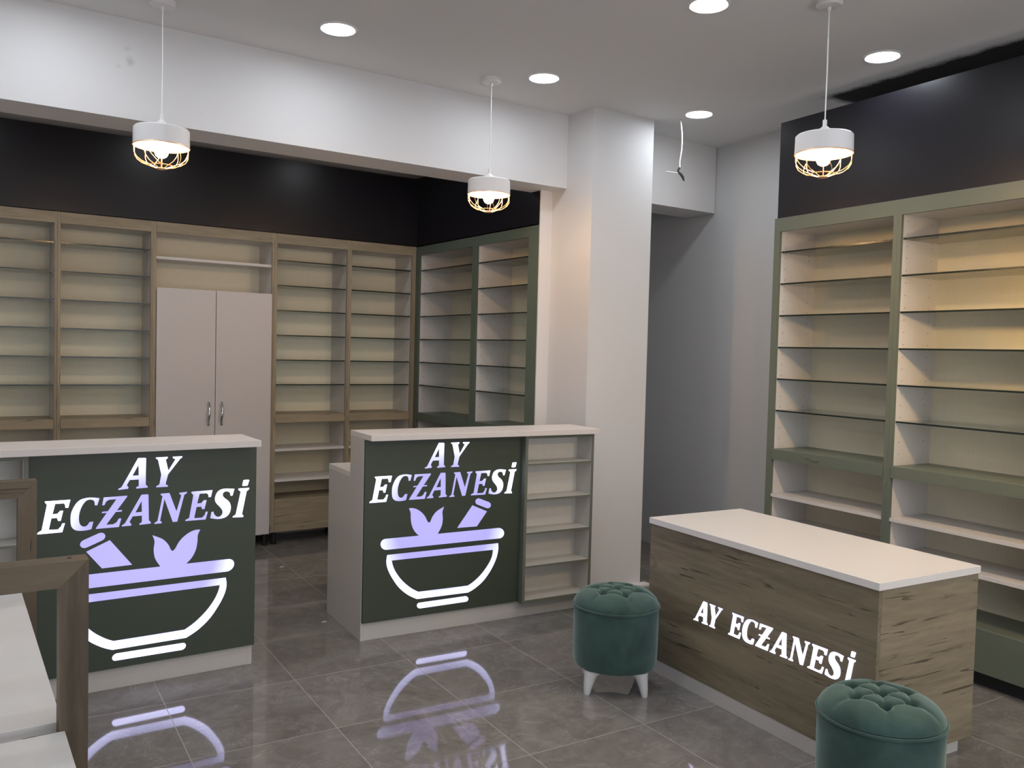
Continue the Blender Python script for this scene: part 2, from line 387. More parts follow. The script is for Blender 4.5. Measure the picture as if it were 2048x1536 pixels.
cabinet('oak cabinet with closed tall white double doors and chrome handles', .865, .018, .020, OAK, (1.2405, FY, 0), 0, gw, doors=True, holes=False)
cabinet('oak cabinet with glass shelves directly right of the tall white double doors', .605, .020, .018, OAK, (2.106, FY, 0), 0, gw)
cabinet('narrow oak cabinet with glass shelves in the corner, touching the green cabinets', .594, .020, .036, OAK, (2.7115, FY, 0), 0, gw)
gc = 'green shelf cabinets in the rear corner'
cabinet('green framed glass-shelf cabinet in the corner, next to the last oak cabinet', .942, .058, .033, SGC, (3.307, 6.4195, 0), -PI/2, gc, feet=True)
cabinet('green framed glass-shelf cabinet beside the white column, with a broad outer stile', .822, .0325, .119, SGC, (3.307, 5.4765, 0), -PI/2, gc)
gr = 'green shelf cabinets along the right wall'
zr = dict(top=2.382, bot=.079, g0=2.179, dg=.1903, bd=.997, bdt=.062, s1=.724, s2=.540, dr=.286)
q = P(3.95, 3.686)
r1 = cabinet('green glass-shelf cabinet at the far end of the right wall, near the passage', .834, .043, .0237, SG, (q[0], q[1], 0), -PI/2-aP, gr, z=zr, feet=False, board_lip=.006)
q = P(3.95, 2.8515)
r2c = cabinet('green cabinet with yellow-lit glass shelves nearest the camera on the right wall', .81, .0225, .024, SG, (q[0], q[1], 0), -PI/2-aP, gr, z=zr, feet=False, board_lip=.006)
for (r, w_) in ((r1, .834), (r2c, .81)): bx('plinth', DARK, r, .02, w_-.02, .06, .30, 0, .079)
B().tube([(.30+.10*k/8, -.0072, .966-.010*k/8+.004*math.sin(k)) for k in range(9)], .0012, 5).build('scratch', DARK, r1, label='thin dark scratch on the green board')

# ------------------------------------------------------------------ lit signs
TEXT = {"A":[[[0.422,1.0365],[0.4266,1.0372],[0.4534,1.0363],[0.455,1.0324],[0.4545,0.9166],[0.4632,0.9076],[0.4624,0.9025],[0.4159,0.9013],[0.4143,0.9065],[0.4259,0.9128],[0.4257,0.9415],[0.3883,0.9414],[0.3772,0.921],[0.3783,0.915],[0.3835,0.9105],[0.3818,0.9029],[0.343,0.9005],[0.3415,0.9048],[0.3552,0.9118]],[[0.4241,1.0078],[0.4252,0.9599],[0.3995,0.9601]]],"Y":[[[0.4965,1.0362],[0.5462,1.0367],[0.5478,1.0323],[0.5384,1.0244],[0.5502,0.9742],[0.5808,1.0239],[0.5685,1.0312],[0.5699,1.0364],[0.6087,1.036],[0.6098,1.0325],[0.5993,1.0241],[0.5488,0.9565],[0.5388,0.915],[0.5413,0.9105],[0.5501,0.9053],[0.5473,0.9007],[0.4994,0.9012],[0.4984,0.9051],[0.5125,0.914],[0.52,0.9568],[0.5058,1.0255],[0.4971,1.0318]]],"E":[[[0.0577,0.8714],[0.1538,0.8718],[0.1461,0.8381],[0.1351,0.8387],[0.1335,0.8525],[0.129,0.8581],[0.0961,0.8587],[0.0861,0.815],[0.1045,0.8148],[0.1156,0.827],[0.1266,0.8263],[0.1173,0.7838],[0.1077,0.7844],[0.1031,0.7979],[0.0821,0.7983],[0.0722,0.7494],[0.1071,0.7479],[0.1187,0.76],[0.1229,0.7722],[0.1338,0.7724],[0.1236,0.7344],[0.0302,0.7346],[0.0314,0.7406],[0.0463,0.7495],[0.0657,0.857],[0.0582,0.8669]]],"C":[[[0.267,0.8696],[0.2586,0.8394],[0.2487,0.8399],[0.2486,0.8426],[0.2484,0.8463],[0.2481,0.8504],[0.2475,0.8539],[0.2467,0.8565],[0.2457,0.8588],[0.2443,0.8608],[0.2423,0.8625],[0.2396,0.8641],[0.2362,0.8655],[0.2325,0.8664],[0.2287,0.8666],[0.225,0.8662],[0.2211,0.8653],[0.2171,0.8636],[0.2132,0.8607],[0.2092,0.8565],[0.2052,0.8512],[0.2014,0.8451],[0.198,0.8385],[0.195,0.8314],[0.1923,0.8236],[0.1901,0.8155],[0.1884,0.8078],[0.1874,0.8001],[0.1869,0.7924],[0.1869,0.7851],[0.1873,0.7786],[0.1881,0.7728],[0.1894,0.7677],[0.191,0.7632],[0.193,0.7594],[0.1954,0.7563],[0.1982,0.7539],[0.2013,0.7522],[0.2044,0.7511],[0.2076,0.7507],[0.2111,0.7509],[0.2145,0.7518],[0.2177,0.7536],[0.2209,0.7569],[0.224,0.7614],[0.2267,0.7658],[0.2286,0.7689],[0.2435,0.7688],[0.2361,0.7369],[0.2326,0.7362],[0.2275,0.7352],[0.2218,0.7342],[0.2159,0.7336],[0.21,0.7333],[0.2036,0.7332],[0.1973,0.7334],[0.1913,0.734],[0.1858,0.7349],[0.1805,0.736],[0.1756,0.7377],[0.1712,0.7399],[0.1673,0.7429],[0.1638,0.7465],[0.1608,0.7506],[0.1585,0.7554],[0.1568,0.7608],[0.1557,0.7669],[0.1551,0.7735],[0.1548,0.7806],[0.1547,0.7883],[0.1549,0.7967],[0.1557,0.8053],[0.1572,0.8138],[0.1598,0.8222],[0.1631,0.8308],[0.167,0.839],[0.1712,0.8463],[0.1755,0.8527],[0.1801,0.8584],[0.1852,0.8633],[0.1907,0.8673],[0.1969,0.8703],[0.2037,0.8724],[0.2107,0.8737],[0.2173,0.8747],[0.2237,0.8753],[0.2298,0.8753],[0.2359,0.8749],[0.2421,0.8743],[0.2489,0.8733],[0.2561,0.8719],[0.2625,0.8706]]],"Z":[[[0.2838,0.8717],[0.3793,0.8724],[0.378,0.8677],[0.2947,0.7507],[0.3221,0.7502],[0.3357,0.7574],[0.345,0.7738],[0.3552,0.7732],[0.3455,0.736],[0.2532,0.7361],[0.2545,0.7407],[0.3348,0.8602],[0.3059,0.86],[0.2937,0.8531],[0.2872,0.8378],[0.2777,0.8375]]],"Zbar":[[[0.2783,0.8092],[0.3576,0.8105],[0.3568,0.8038],[0.2762,0.803]]],"A2":[[[0.4367,0.8716],[0.4424,0.8726],[0.4645,0.8723],[0.4665,0.8688],[0.4689,0.7546],[0.4776,0.7454],[0.4763,0.739],[0.4301,0.7377],[0.4286,0.7417],[0.4397,0.7491],[0.44,0.7783],[0.4015,0.7781],[0.3899,0.7574],[0.3905,0.7497],[0.3972,0.7441],[0.395,0.7374],[0.3579,0.7373],[0.3569,0.7412],[0.3697,0.7493]],[[0.4383,0.8445],[0.4395,0.7951],[0.4128,0.7945]]],"N":[[[0.5183,0.8709],[0.5558,0.8716],[0.587,0.7851],[0.6066,0.8538],[0.6055,0.8596],[0.5976,0.8643],[0.5994,0.8695],[0.6321,0.8713],[0.6317,0.8657],[0.6202,0.8584],[0.5907,0.7377],[0.5713,0.7372],[0.5343,0.8459],[0.5166,0.7481],[0.5244,0.7411],[0.5227,0.736],[0.4921,0.7358],[0.4929,0.7401],[0.5056,0.7484],[0.5263,0.8593],[0.5185,0.8653]]],"E2":[[[0.6517,0.8704],[0.7461,0.8715],[0.7395,0.8395],[0.7285,0.8391],[0.7266,0.8521],[0.719,0.8582],[0.6881,0.8584],[0.6779,0.8141],[0.6953,0.814],[0.7074,0.8266],[0.7198,0.8268],[0.711,0.7857],[0.7,0.7855],[0.6957,0.7977],[0.6749,0.7975],[0.6649,0.7466],[0.6996,0.7458],[0.7117,0.757],[0.7163,0.7722],[0.7263,0.7716],[0.7163,0.7359],[0.6258,0.7368],[0.6271,0.7424],[0.6427,0.7493],[0.6605,0.8546],[0.6519,0.8638]]],"S":[[[0.8466,0.8697],[0.8382,0.8388],[0.8295,0.8392],[0.8292,0.8418],[0.8287,0.8455],[0.8279,0.8495],[0.8266,0.8528],[0.8249,0.8552],[0.8227,0.8572],[0.8201,0.8588],[0.8172,0.8599],[0.8137,0.8606],[0.8096,0.8609],[0.8055,0.8607],[0.802,0.8598],[0.799,0.8582],[0.7963,0.8559],[0.7942,0.8531],[0.7931,0.85],[0.7929,0.8466],[0.7934,0.8428],[0.7948,0.8387],[0.7976,0.8342],[0.8025,0.8293],[0.809,0.824],[0.8157,0.8184],[0.8211,0.8129],[0.8248,0.8074],[0.8277,0.8019],[0.8297,0.7961],[0.831,0.7899],[0.8313,0.7829],[0.8309,0.7753],[0.8296,0.7677],[0.8277,0.7611],[0.8249,0.7553],[0.8214,0.7501],[0.8173,0.7456],[0.8129,0.7418],[0.8084,0.7389],[0.8035,0.7368],[0.7983,0.7353],[0.7928,0.7342],[0.787,0.7333],[0.7808,0.733],[0.7744,0.733],[0.7676,0.7335],[0.7596,0.7348],[0.7508,0.7367],[0.7428,0.7386],[0.7372,0.7399],[0.7424,0.7684],[0.7514,0.7701],[0.7518,0.7681],[0.7522,0.7652],[0.753,0.762],[0.7543,0.7588],[0.7562,0.7555],[0.7587,0.7519],[0.7616,0.7486],[0.7647,0.7462],[0.7682,0.7445],[0.7722,0.7434],[0.7762,0.7432],[0.7799,0.7439],[0.7835,0.7459],[0.787,0.7491],[0.7901,0.7528],[0.7922,0.7565],[0.7932,0.7602],[0.7934,0.7641],[0.7929,0.7681],[0.7918,0.7721],[0.79,0.776],[0.7876,0.7799],[0.7846,0.7839],[0.7812,0.7883],[0.7769,0.7933],[0.7717,0.7986],[0.7668,0.8041],[0.7629,0.8094],[0.7603,0.8144],[0.7586,0.8193],[0.7576,0.8243],[0.7573,0.8297],[0.758,0.8356],[0.7595,0.842],[0.7616,0.8483],[0.7642,0.8537],[0.7671,0.8583],[0.7704,0.8623],[0.7743,0.8657],[0.7789,0.8685],[0.7841,0.8708],[0.7898,0.8724],[0.7964,0.8735],[0.8041,0.874],[0.8145,0.8735],[0.8269,0.8722],[0.8385,0.8707]]],"I":[[[0.8666,0.87],[0.9163,0.8699],[0.9159,0.8631],[0.9047,0.8556],[0.8836,0.7464],[0.8911,0.737],[0.8892,0.7326],[0.8402,0.7343],[0.8411,0.7387],[0.8547,0.7469],[0.8773,0.8547],[0.8657,0.8643]]],"Idot":[[[0.8892,0.908],[0.8928,0.9092],[0.9135,0.9092],[0.9162,0.9064],[0.9091,0.8833],[0.9066,0.8816],[0.8869,0.8812],[0.8842,0.8845]]]}
LOGO = {"logo_cap":[[[0.7409,0.6915],[0.7466,0.6883],[0.7511,0.6837],[0.7539,0.6783],[0.7547,0.6726],[0.7535,0.667],[0.7504,0.6623],[0.7457,0.6588],[0.7398,0.6569],[0.7334,0.6567],[0.7271,0.6584],[0.6688,0.6821],[0.6632,0.6853],[0.6588,0.6899],[0.6561,0.6952],[0.6552,0.7009],[0.6564,0.7064],[0.6595,0.7111],[0.6641,0.7146],[0.6698,0.7165],[0.6762,0.7167],[0.6825,0.7151]]],"logo_pestle":[[[0.6371,0.6807],[0.7306,0.6396],[0.6681,0.5591],[0.5453,0.5607]]],"logo_rim":[[[0.8067,0.5388],[0.8174,0.5373],[0.8275,0.5331],[0.836,0.5264],[0.8421,0.5179],[0.8451,0.5085],[0.8447,0.4991],[0.841,0.4906],[0.8344,0.4839],[0.8255,0.4795],[0.8151,0.4781],[0.1311,0.4783],[0.1213,0.4797],[0.1122,0.484],[0.1046,0.4905],[0.0993,0.4987],[0.0966,0.5078],[0.097,0.517],[0.1004,0.5252],[0.1063,0.5317],[0.1144,0.5359],[0.1237,0.5374]]],"logo_leaf":[[[0.254,0.6901],[0.2573,0.6905],[0.2621,0.6911],[0.2677,0.6914],[0.2736,0.691],[0.2799,0.6897],[0.2868,0.6878],[0.2939,0.6853],[0.3009,0.6821],[0.308,0.6782],[0.3152,0.6735],[0.3222,0.6684],[0.3287,0.6631],[0.3345,0.6577],[0.3398,0.652],[0.3446,0.646],[0.3492,0.6399],[0.3534,0.6329],[0.3572,0.6254],[0.3606,0.6184],[0.3638,0.6128],[0.367,0.6092],[0.3699,0.6068],[0.3724,0.6053],[0.3741,0.6041],[0.3761,0.604],[0.3772,0.6049],[0.3788,0.6061],[0.3808,0.6081],[0.383,0.6113],[0.3852,0.6163],[0.3876,0.6226],[0.3906,0.6296],[0.3945,0.6364],[0.3993,0.6431],[0.4049,0.6501],[0.4115,0.657],[0.4192,0.6634],[0.4296,0.6696],[0.4421,0.6758],[0.4539,0.6812],[0.4621,0.685],[0.46,0.6798],[0.4571,0.6724],[0.4542,0.6639],[0.4525,0.6553],[0.4527,0.6468],[0.4541,0.6377],[0.4555,0.6283],[0.456,0.6186],[0.4554,0.6086],[0.4543,0.5981],[0.4524,0.5875],[0.4493,0.5771],[0.4441,0.5658],[0.4371,0.554],[0.4304,0.5435],[0.4258,0.5361],[0.4176,0.5191],[0.327,0.5202],[0.3167,0.5364],[0.3119,0.5407],[0.3051,0.5468],[0.2977,0.5541],[0.2913,0.5616],[0.286,0.5695],[0.2811,0.5781],[0.2768,0.5871],[0.2733,0.5962],[0.2706,0.6054],[0.2686,0.6149],[0.2672,0.6244],[0.266,0.6334],[0.2654,0.642],[0.2654,0.6503],[0.2652,0.6582],[0.2643,0.6656],[0.2621,0.6728],[0.2591,0.6798],[0.256,0.6859]]],"logo_bowl":[[[0.1348,0.4502],[0.8075,0.4514],[0.8083,0.4455],[0.8094,0.4371],[0.8101,0.427],[0.8096,0.4162],[0.808,0.4045],[0.8056,0.3916],[0.8021,0.3779],[0.7973,0.3639],[0.7912,0.3494],[0.7839,0.3343],[0.7754,0.319],[0.766,0.304],[0.7554,0.2889],[0.7436,0.2737],[0.7312,0.2592],[0.7186,0.2463],[0.7054,0.2351],[0.6917,0.2253],[0.6782,0.2166],[0.6656,0.2091],[0.6533,0.2026],[0.6412,0.1973],[0.6307,0.1931],[0.6234,0.1902],[0.3121,0.192],[0.3026,0.1967],[0.2891,0.2033],[0.274,0.2115],[0.2595,0.2207],[0.2457,0.231],[0.2316,0.2425],[0.2177,0.2551],[0.2046,0.2687],[0.1922,0.284],[0.1802,0.3009],[0.1692,0.3178],[0.1598,0.3332],[0.1522,0.3466],[0.1461,0.3588],[0.1412,0.3702],[0.1372,0.3811],[0.1342,0.3912],[0.1323,0.4005],[0.1312,0.4093],[0.1307,0.418],[0.1311,0.4271],[0.1323,0.4364],[0.1338,0.4445]],[[0.1618,0.418],[0.775,0.4166],[0.7745,0.4095],[0.7739,0.3994],[0.7724,0.3878],[0.7695,0.3764],[0.7648,0.3654],[0.7588,0.354],[0.7516,0.3424],[0.7434,0.3306],[0.7342,0.3184],[0.7237,0.3057],[0.7126,0.2933],[0.7013,0.282],[0.6895,0.2718],[0.6771,0.2623],[0.6649,0.2538],[0.6539,0.2465],[0.6436,0.2404],[0.6338,0.2355],[0.6255,0.2317],[0.6197,0.2289],[0.3186,0.2306],[0.3106,0.2351],[0.2991,0.2416],[0.2861,0.2494],[0.2734,0.2582],[0.2609,0.2681],[0.2479,0.2793],[0.2351,0.2911],[0.2234,0.3031],[0.2126,0.3155],[0.2026,0.3285],[0.1935,0.3413],[0.1859,0.353],[0.1798,0.3637],[0.1751,0.3737],[0.1713,0.3829],[0.1682,0.3914],[0.1656,0.3995],[0.1639,0.4071],[0.1627,0.4135]]],"logo_foot":[[[0.6044,0.1708],[0.6098,0.1701],[0.6149,0.1679],[0.6192,0.1645],[0.6224,0.1602],[0.6241,0.1554],[0.6241,0.1506],[0.6225,0.1462],[0.6194,0.1428],[0.6152,0.1405],[0.6101,0.1398],[0.3321,0.1385],[0.3269,0.1392],[0.322,0.1414],[0.3178,0.1448],[0.3147,0.1491],[0.3131,0.1539],[0.313,0.1587],[0.3146,0.1631],[0.3176,0.1665],[0.3218,0.1687],[0.3267,0.1695]]]}
SIGN_A = sign_mat('lit sign face', .47, .60, .44, .46)
SIGN_B = sign_mat('lit sign face left', -.47, .60, .44, .46, .66, 3.4)
SIGN_D = sign_mat('lit desk letters', .72, .55, .3, .16, 1.4, 3.0)
def letters(parent, fmap, y0, y1, mat):
    def put(keys, nm):
        b = B()
        for k in keys: b.plate([[fmap(p, k) for p in lp] for lp in TEXT[k]], y0, y1)
        b.build(nm, mat, parent)
    for ks in (['A'], ['Y'], ['E'], ['C'], ['Z', 'Zbar'], ['A2'], ['N'], ['E2'], ['S'], ['I', 'Idot']): put(ks, 'letter')

# ------------------------------------------------------------------ reception counters
def counter(label, loc, rz, mir, sign, grp):
    t = thing('reception_counter', label, 'counter', loc, rz, grp)
    s = -1 if mir else 1
    X = lambda u: u*s
    def cb(name, m, u0, u1, *a, bev=0., label=None, parent=None): return bx(name, m, parent or t, X(u0), X(u1), *a, bev=bev, label=label)
    cb('top', CTOP, 0.0, 1.432, -.112, .205, 1.068, 1.098, bev=.0015, label='white overhanging counter top')
    cb('side_panel', CSIDE, 0, .018, 0.0, .20, 0, 1.068)
    cb('side_panel', CSIDE, 0, .018, .20, .56, 0, .842)
    cb('side_panel', CSIDE, 1.409, 1.427, .122, .56, 0, .842)
    cb('plinth', CSIDE, .018, 1.409, 0.0, .018, 0, .105, bev=.001)
    cb('front_board', CSIDE, .018, .955, 0.0, .018, .106, 1.066)
    cb('back_board', CSIDE, .018, 1.427, .182, .20, 0, 1.066)
    p = cb('sign_panel', DGREEN, .004 if not mir else -.006, .9495, -.0195, -.0005, .098, 1.062, bev=.001, label='dark green panel with lit lettering and a mortar')
    cb('desk_top', CTOP, 0, 1.427, .2005, .565, .842, .87, bev=.001, label='lower white desk top behind the panel')
    # open shelf niche, standing proud of the panel
    n0, n1, f, bk = .950, 1.427, -.062, .10
    cb('niche_side', NICHG, n0, n0+.018, f, bk, .092, 1.066); cb('niche_side', NICHG, n1-.018, n1, f, bk, .092, 1.066)
    cb('niche_lining', WLAM, n1-.0195, n1-.0182, f+.001, bk, .11, 1.06); cb('niche_lining', WLAM, n0+.0182, n0+.0195, f+.001, bk, .11, 1.06)
    cb('niche_back', WLAM, n0+.018, n1-.018, bk-.012, bk, .092, 1.066)
    cb('niche_top', NICHG, n0+.018, n1-.018, f, bk-.012, 1.048, 1.066)
    for zz in (.905, .700, .505, .311, .112):
        sh = cb('niche_shelf', WLAM, n0+.0196, n1-.0196, f+.0015, bk-.0125, zz-.012, zz)
        cb('edge_band', NICHG, n0+.0184, n1-.0184, f-.0004, f+.001, zz-.0135, zz-.0015, parent=sh)
    cb('niche_base', NICHG, n0+.018, n1-.018, f, bk-.012, .092, .099)
    cb('edge_band', NICHG, n1-.002, n1+.0006, f, bk, .092, 1.066)
    if mir: fm = lambda q, k: (q[0]-.9445, q[1]-.0075); fl = lambda q: (-q[0]+.002, q[1]-.007)
    else: fm = lambda q, k: (q[0], q[1]); fl = lambda q: (q[0], q[1])
    letters(p, fm, -.0205, -.0188, sign)
    for k, lp in LOGO.items():
        yy = -.0205 if k != 'logo_leaf' else -.0203
        B().plate([[fl(q) for q in l] for l in lp], yy, -.0188).build(k, sign, p)
    return t
counter('dark green reception counter in the middle of the room, logo pestle leaning right', (1.827, 4.099, 0), -.0652, False, SIGN_A, 'reception counters with lit signs')
counter('dark green reception counter at the left, logo pestle leaning left, partly behind the wooden frames', (1.247, 4.07, 0), 0, True, SIGN_B, 'reception counters with lit signs')

# ------------------------------------------------------------------ wooden desk with lit letters
al = .072
dk = thing('consulting_desk', 'oak desk with white top and lit letters on its long front, beside the stools', 'desk', (2.79, 1.765, 0), PI/2-al)
# local x runs away from the camera along the front (0..1.30), local y goes to the LEFT; so depth is -y
L_, W_ = 1.30, .61
bx('top', SLABW, dk, 0, L_, -W_, 0, .721, .75, bev=.0015, label='white polished worktop')
bx('front_panel', DESKX, dk, .006, L_-.006, -.026, -.008, .066, .7205, label='oak front with dark cracks')
bx('end_panel', DESKY, dk, .006, .024, -W_+.006, -.0265, .066, .7205)
bx('end_panel', DESKY, dk, L_-.024, L_-.006, -W_+.006, -.0265, .066, .7205)
bx('inner_panel', CSIDE, dk, .03, L_-.03, -.30, -.285, .066, .7205)
bx('plinth', CSIDE, dk, .04, L_-.01, -W_+.035, -.010, 0, .0655, label='grey white plinth')
span = {'A': (-.969, -.876), 'Y': (-.867, -.784), 'E': (-.746, -.657), 'C': (-.663, -.576), 'Z': (-.587, -.494), 'A2': (-.507, -.414), 'N': (-.408, -.304), 'E2': (-.312, -.219), 'S': (-.228, -.146), 'I': (-.1445, -.093)}
zb = {k: (min(p[1] for p in TEXT[k][0]), max(p[1] for p in TEXT[k][0]), min(p[0] for p in TEXT[k][0]), max(p[0] for p in TEXT[k][0])) for k in TEXT}
def fdesk(p, k):
    kk = {'Zbar': 'Z', 'Idot': 'I'}.get(k, k); z0, z1, x0, x1 = zb[kk]; a, b = span[kk]
    if kk in 'CS': z0 += .0025; z1 -= .0025
    return (-(a + (p[0]-x0)/(x1-x0)*(b-a)), .3365 + (p[1]-z0)/(z1-z0)*.1015)
fp = [o for o in dk.children if o.name.startswith('front_panel')][0]
# front faces +y in this frame
letters(fp, fdesk, -.0085, -.0065, SIGN_D)

# ------------------------------------------------------------------ tufted stools
def stool(label, loc, rz):
    t = thing('tufted_stool', label, 'stool', loc, rz, 'green velvet stools')
    R, ZS, ZB, ZT = .197, .385, .108, .461
    pr = [(0, ZB-.001), (R-.03, ZB), (R-.008, ZB+.005), (R-.003, ZB+.02), (R-.001, .2), (R, .3), (R, ZS-.012), (R-.004, ZS-.003), (0, ZS-.003)]
    B().lathe(pr, 72).build('body', VELVET, t, smooth=True)
    b = B(); b.tube([((R+.0005)*math.cos(2*PI*i/72), (R+.0005)*math.sin(2*PI*i/72), ZS+.001) for i in range(72)], .0058, 8, closed=True)
    b.build('piping', VELVET, t, smooth=True)
    btn = [(0, 0)] + [(.098*math.cos(PI/3*k+.2), .098*math.sin(PI/3*k+.2)) for k in range(6)]
    seg = [(btn[0], btn[k]) for k in range(1, 7)] + [(btn[k], btn[k % 6+1]) for k in range(1, 7)]
    for k in range(6):
        x, y = btn[k+1]
        seg.append(((x, y), (x*1.85, y*1.85)))
    def dseg(p, a, b):
        ax, ay = a; bx_, by = b; vx, vy = bx_-ax, by-ay; tt = max(0, min(1, ((p[0]-ax)*vx+(p[1]-ay)*vy)/(vx*vx+vy*vy)))
        return math.hypot(p[0]-ax-vx*tt, p[1]-ay-vy*tt)
    nr, na = 60, 144; bm = B(); rings = []
    for i in range(nr+1):
        r = R*.995*(i/nr)**.85; row = []
        for j in range(na if i else 1):
            a = 2*PI*j/na; x, y = r*math.cos(a), r*math.sin(a)
            h = (ZT-ZS)*(1-(r/R)**3.6)**.55 if r < R*.999 else 0
            f = (h/(ZT-ZS))
            dim = sum(math.exp(-((x-q[0])**2+(y-q[1])**2)/(2*.011**2)) for q in btn)
            cr = max(math.exp(-(dseg((x, y), *s)/.0075)) for s in seg)
            z = ZS + h - f*(.048*dim + .010*cr)
            row.append(bm.bm.verts.new((x, y, z)))
        rings.append(row)
    for j in range(na): bm.bm.faces.new((rings[0][0], rings[1][j], rings[1][(j+1) % na]))
    for i in range(1, nr):
        for j in range(na): k = (j+1) % na; bm.bm.faces.new((rings[i][j], rings[i+1][j], rings[i+1][k], rings[i][k]))
    bm.bm.faces.new(rings[-1])
    cu = bm.build('cushion', VELVET, t, smooth=True, label='button-tufted cushion top')
    for q in btn: B().lathe([(0, .004), (.004, .0035), (.007, .001), (.006, -.002)], 12, (q[0], q[1], ZT-.050)).build('button', VELVET, cu, smooth=True)
    for k in range(4):
        a = math.radians(188)+k*PI/2; ca, sa = math.cos(a), math.sin(a)
        lb = B(); rows = []
        for (z, rc, rr) in ((0, .183, .013), (.004, .183, .0145), (.04, .176, .021), (.085, .160, .031), (ZB, .135, .052)):
            rows.append([lb.bm.verts.new((ca*(rc)+rr*math.cos(2*PI*i/20), sa*(rc)+rr*math.sin(2*PI*i/20), z)) for i in range(20)])
        for A_, B_ in zip(rows, rows[1:]):
            for i in range(20): lb.bm.faces.new((A_[i], A_[(i+1) % 20], B_[(i+1) % 20], B_[i]))
        lb.bm.faces.new(rows[0][::-1]); lb.bm.faces.new(rows[-1])
        lb.build('leg', WHITEP, t, smooth=True)
    return t
stool('round green velvet tufted stool on white legs, between the counter and the desk', (2.612, 2.977, 0), 0)
stool('round green velvet tufted stool cut off by the bottom edge, in front of the desk', (2.567, 1.601, 0), .5)

# ------------------------------------------------------------------ display gondola in the left foreground
gd = thing('display_stand', 'low wooden-framed display stand with white shelves at the bottom left corner', 'display stand', (.245, 1.873, 0), 0)
def frame(y, d):
    fb = 0.052; X_1, X_0 = 0.0, -.92; ZT = 1.11
    B().prism([(X_1, ZT), (X_0, ZT), (X_0+fb, ZT-fb), (X_1-fb, ZT-fb)], 'y', y, y+d).build('frame_rail', FROX, gd)
    B().prism([(X_1, .0), (X_0, .0), (X_0+fb, fb), (X_1-fb, fb)], 'y', y, y+d).build('frame_rail', FROX, gd)
    for s in (0, 1):
        x1, x0 = (X_1, X_1-fb) if s == 0 else (X_0, X_0+fb)
        q = B(); q.prism([(x1, 0.0005), (x1, ZT-.0005), (x0, ZT-fb-.0005), (x0, fb+.0005)], 'y', y+.0004, y+d-.0004); q.build('frame_post', FROZ, gd)
for yy in (0, 1.124, -1.124): frame(yy, .05)
SHW = lam_mat('white shelf top', (.72, .70, .68, 1), .4, .14)
for (y0, y1) in ((.0505, 1.1235), (-1.0735, -.0005)):
    bx('shelf', SHW, gd, -.88, -.042, y0, y1, .749, .770, bev=.001)
    bx('shelf', SHW, gd, -.88, -.042, y0, y1, .30, .32)
bx('centre_board', SHW, gd, -.48, -.46, .0505, 1.1235, .05, 1.05)
B().lathe([(0, .0006), (.004, .0006), (.004, 0)], 12, (-.032, .028, 1.1102)).build('screw_hole', DARK, gd)

# ------------------------------------------------------------------ lamps
def downlight(x, y, label, m, front=None):
    t = thing('ceiling_downlight', label, 'ceiling light', (x, y, CEIL), 0, 'round recessed ceiling lights')
    B().lathe([(.077, -.0005), (.083, -.007), (.090, -.007), (.095, 0)], 48).build('rim', LAMPW, t, smooth=True)
    B().lathe([(0, -.003), (.0775, -.003), (.0775, -.0005)], 48).build('diffuser', m, t, label='lit white disc')
    return t
for (x, y, lb) in ((2.80, 2.70, 'round ceiling light cut off by the top edge of the view'), (1.60, 3.98, 'round ceiling light between the left pendant and the middle pendant'),
                   (2.82, 3.96, 'round ceiling light just right of the middle pendant, in front of the column'), (4.02, 3.93, 'round ceiling light beside the loose hanging wire'),
                   (3.97, 2.62, 'round ceiling light right of the right pendant, near the dark board')):
    downlight(x, y, lb, PANEL_ON)
for (x, y) in ((1.60, 2.72), (.38, 4.0), (.38, 2.74), (.38, 1.45), (1.6, 1.43), (2.79, 1.41), (3.87, 1.35), (.38, .15), (1.6, .13), (2.78, .10), (3.75, .05), (-.9, 2.75), (-.9, .2), (1.6, -1.4), (-.9, 4.0), (2.8, -1.4)):  # unseen lamps added to brighten the room
    downlight(x, y, 'round ceiling light added outside the view for brightness', PANEL_ON)
for (x, y) in ((.1, 5.55), (1.35, 5.55), (2.55, 5.55), (-1.2, 5.55)):
    downlight(x, y, 'round ceiling light over the rear bay, hidden by the beam', PANEL_BK)

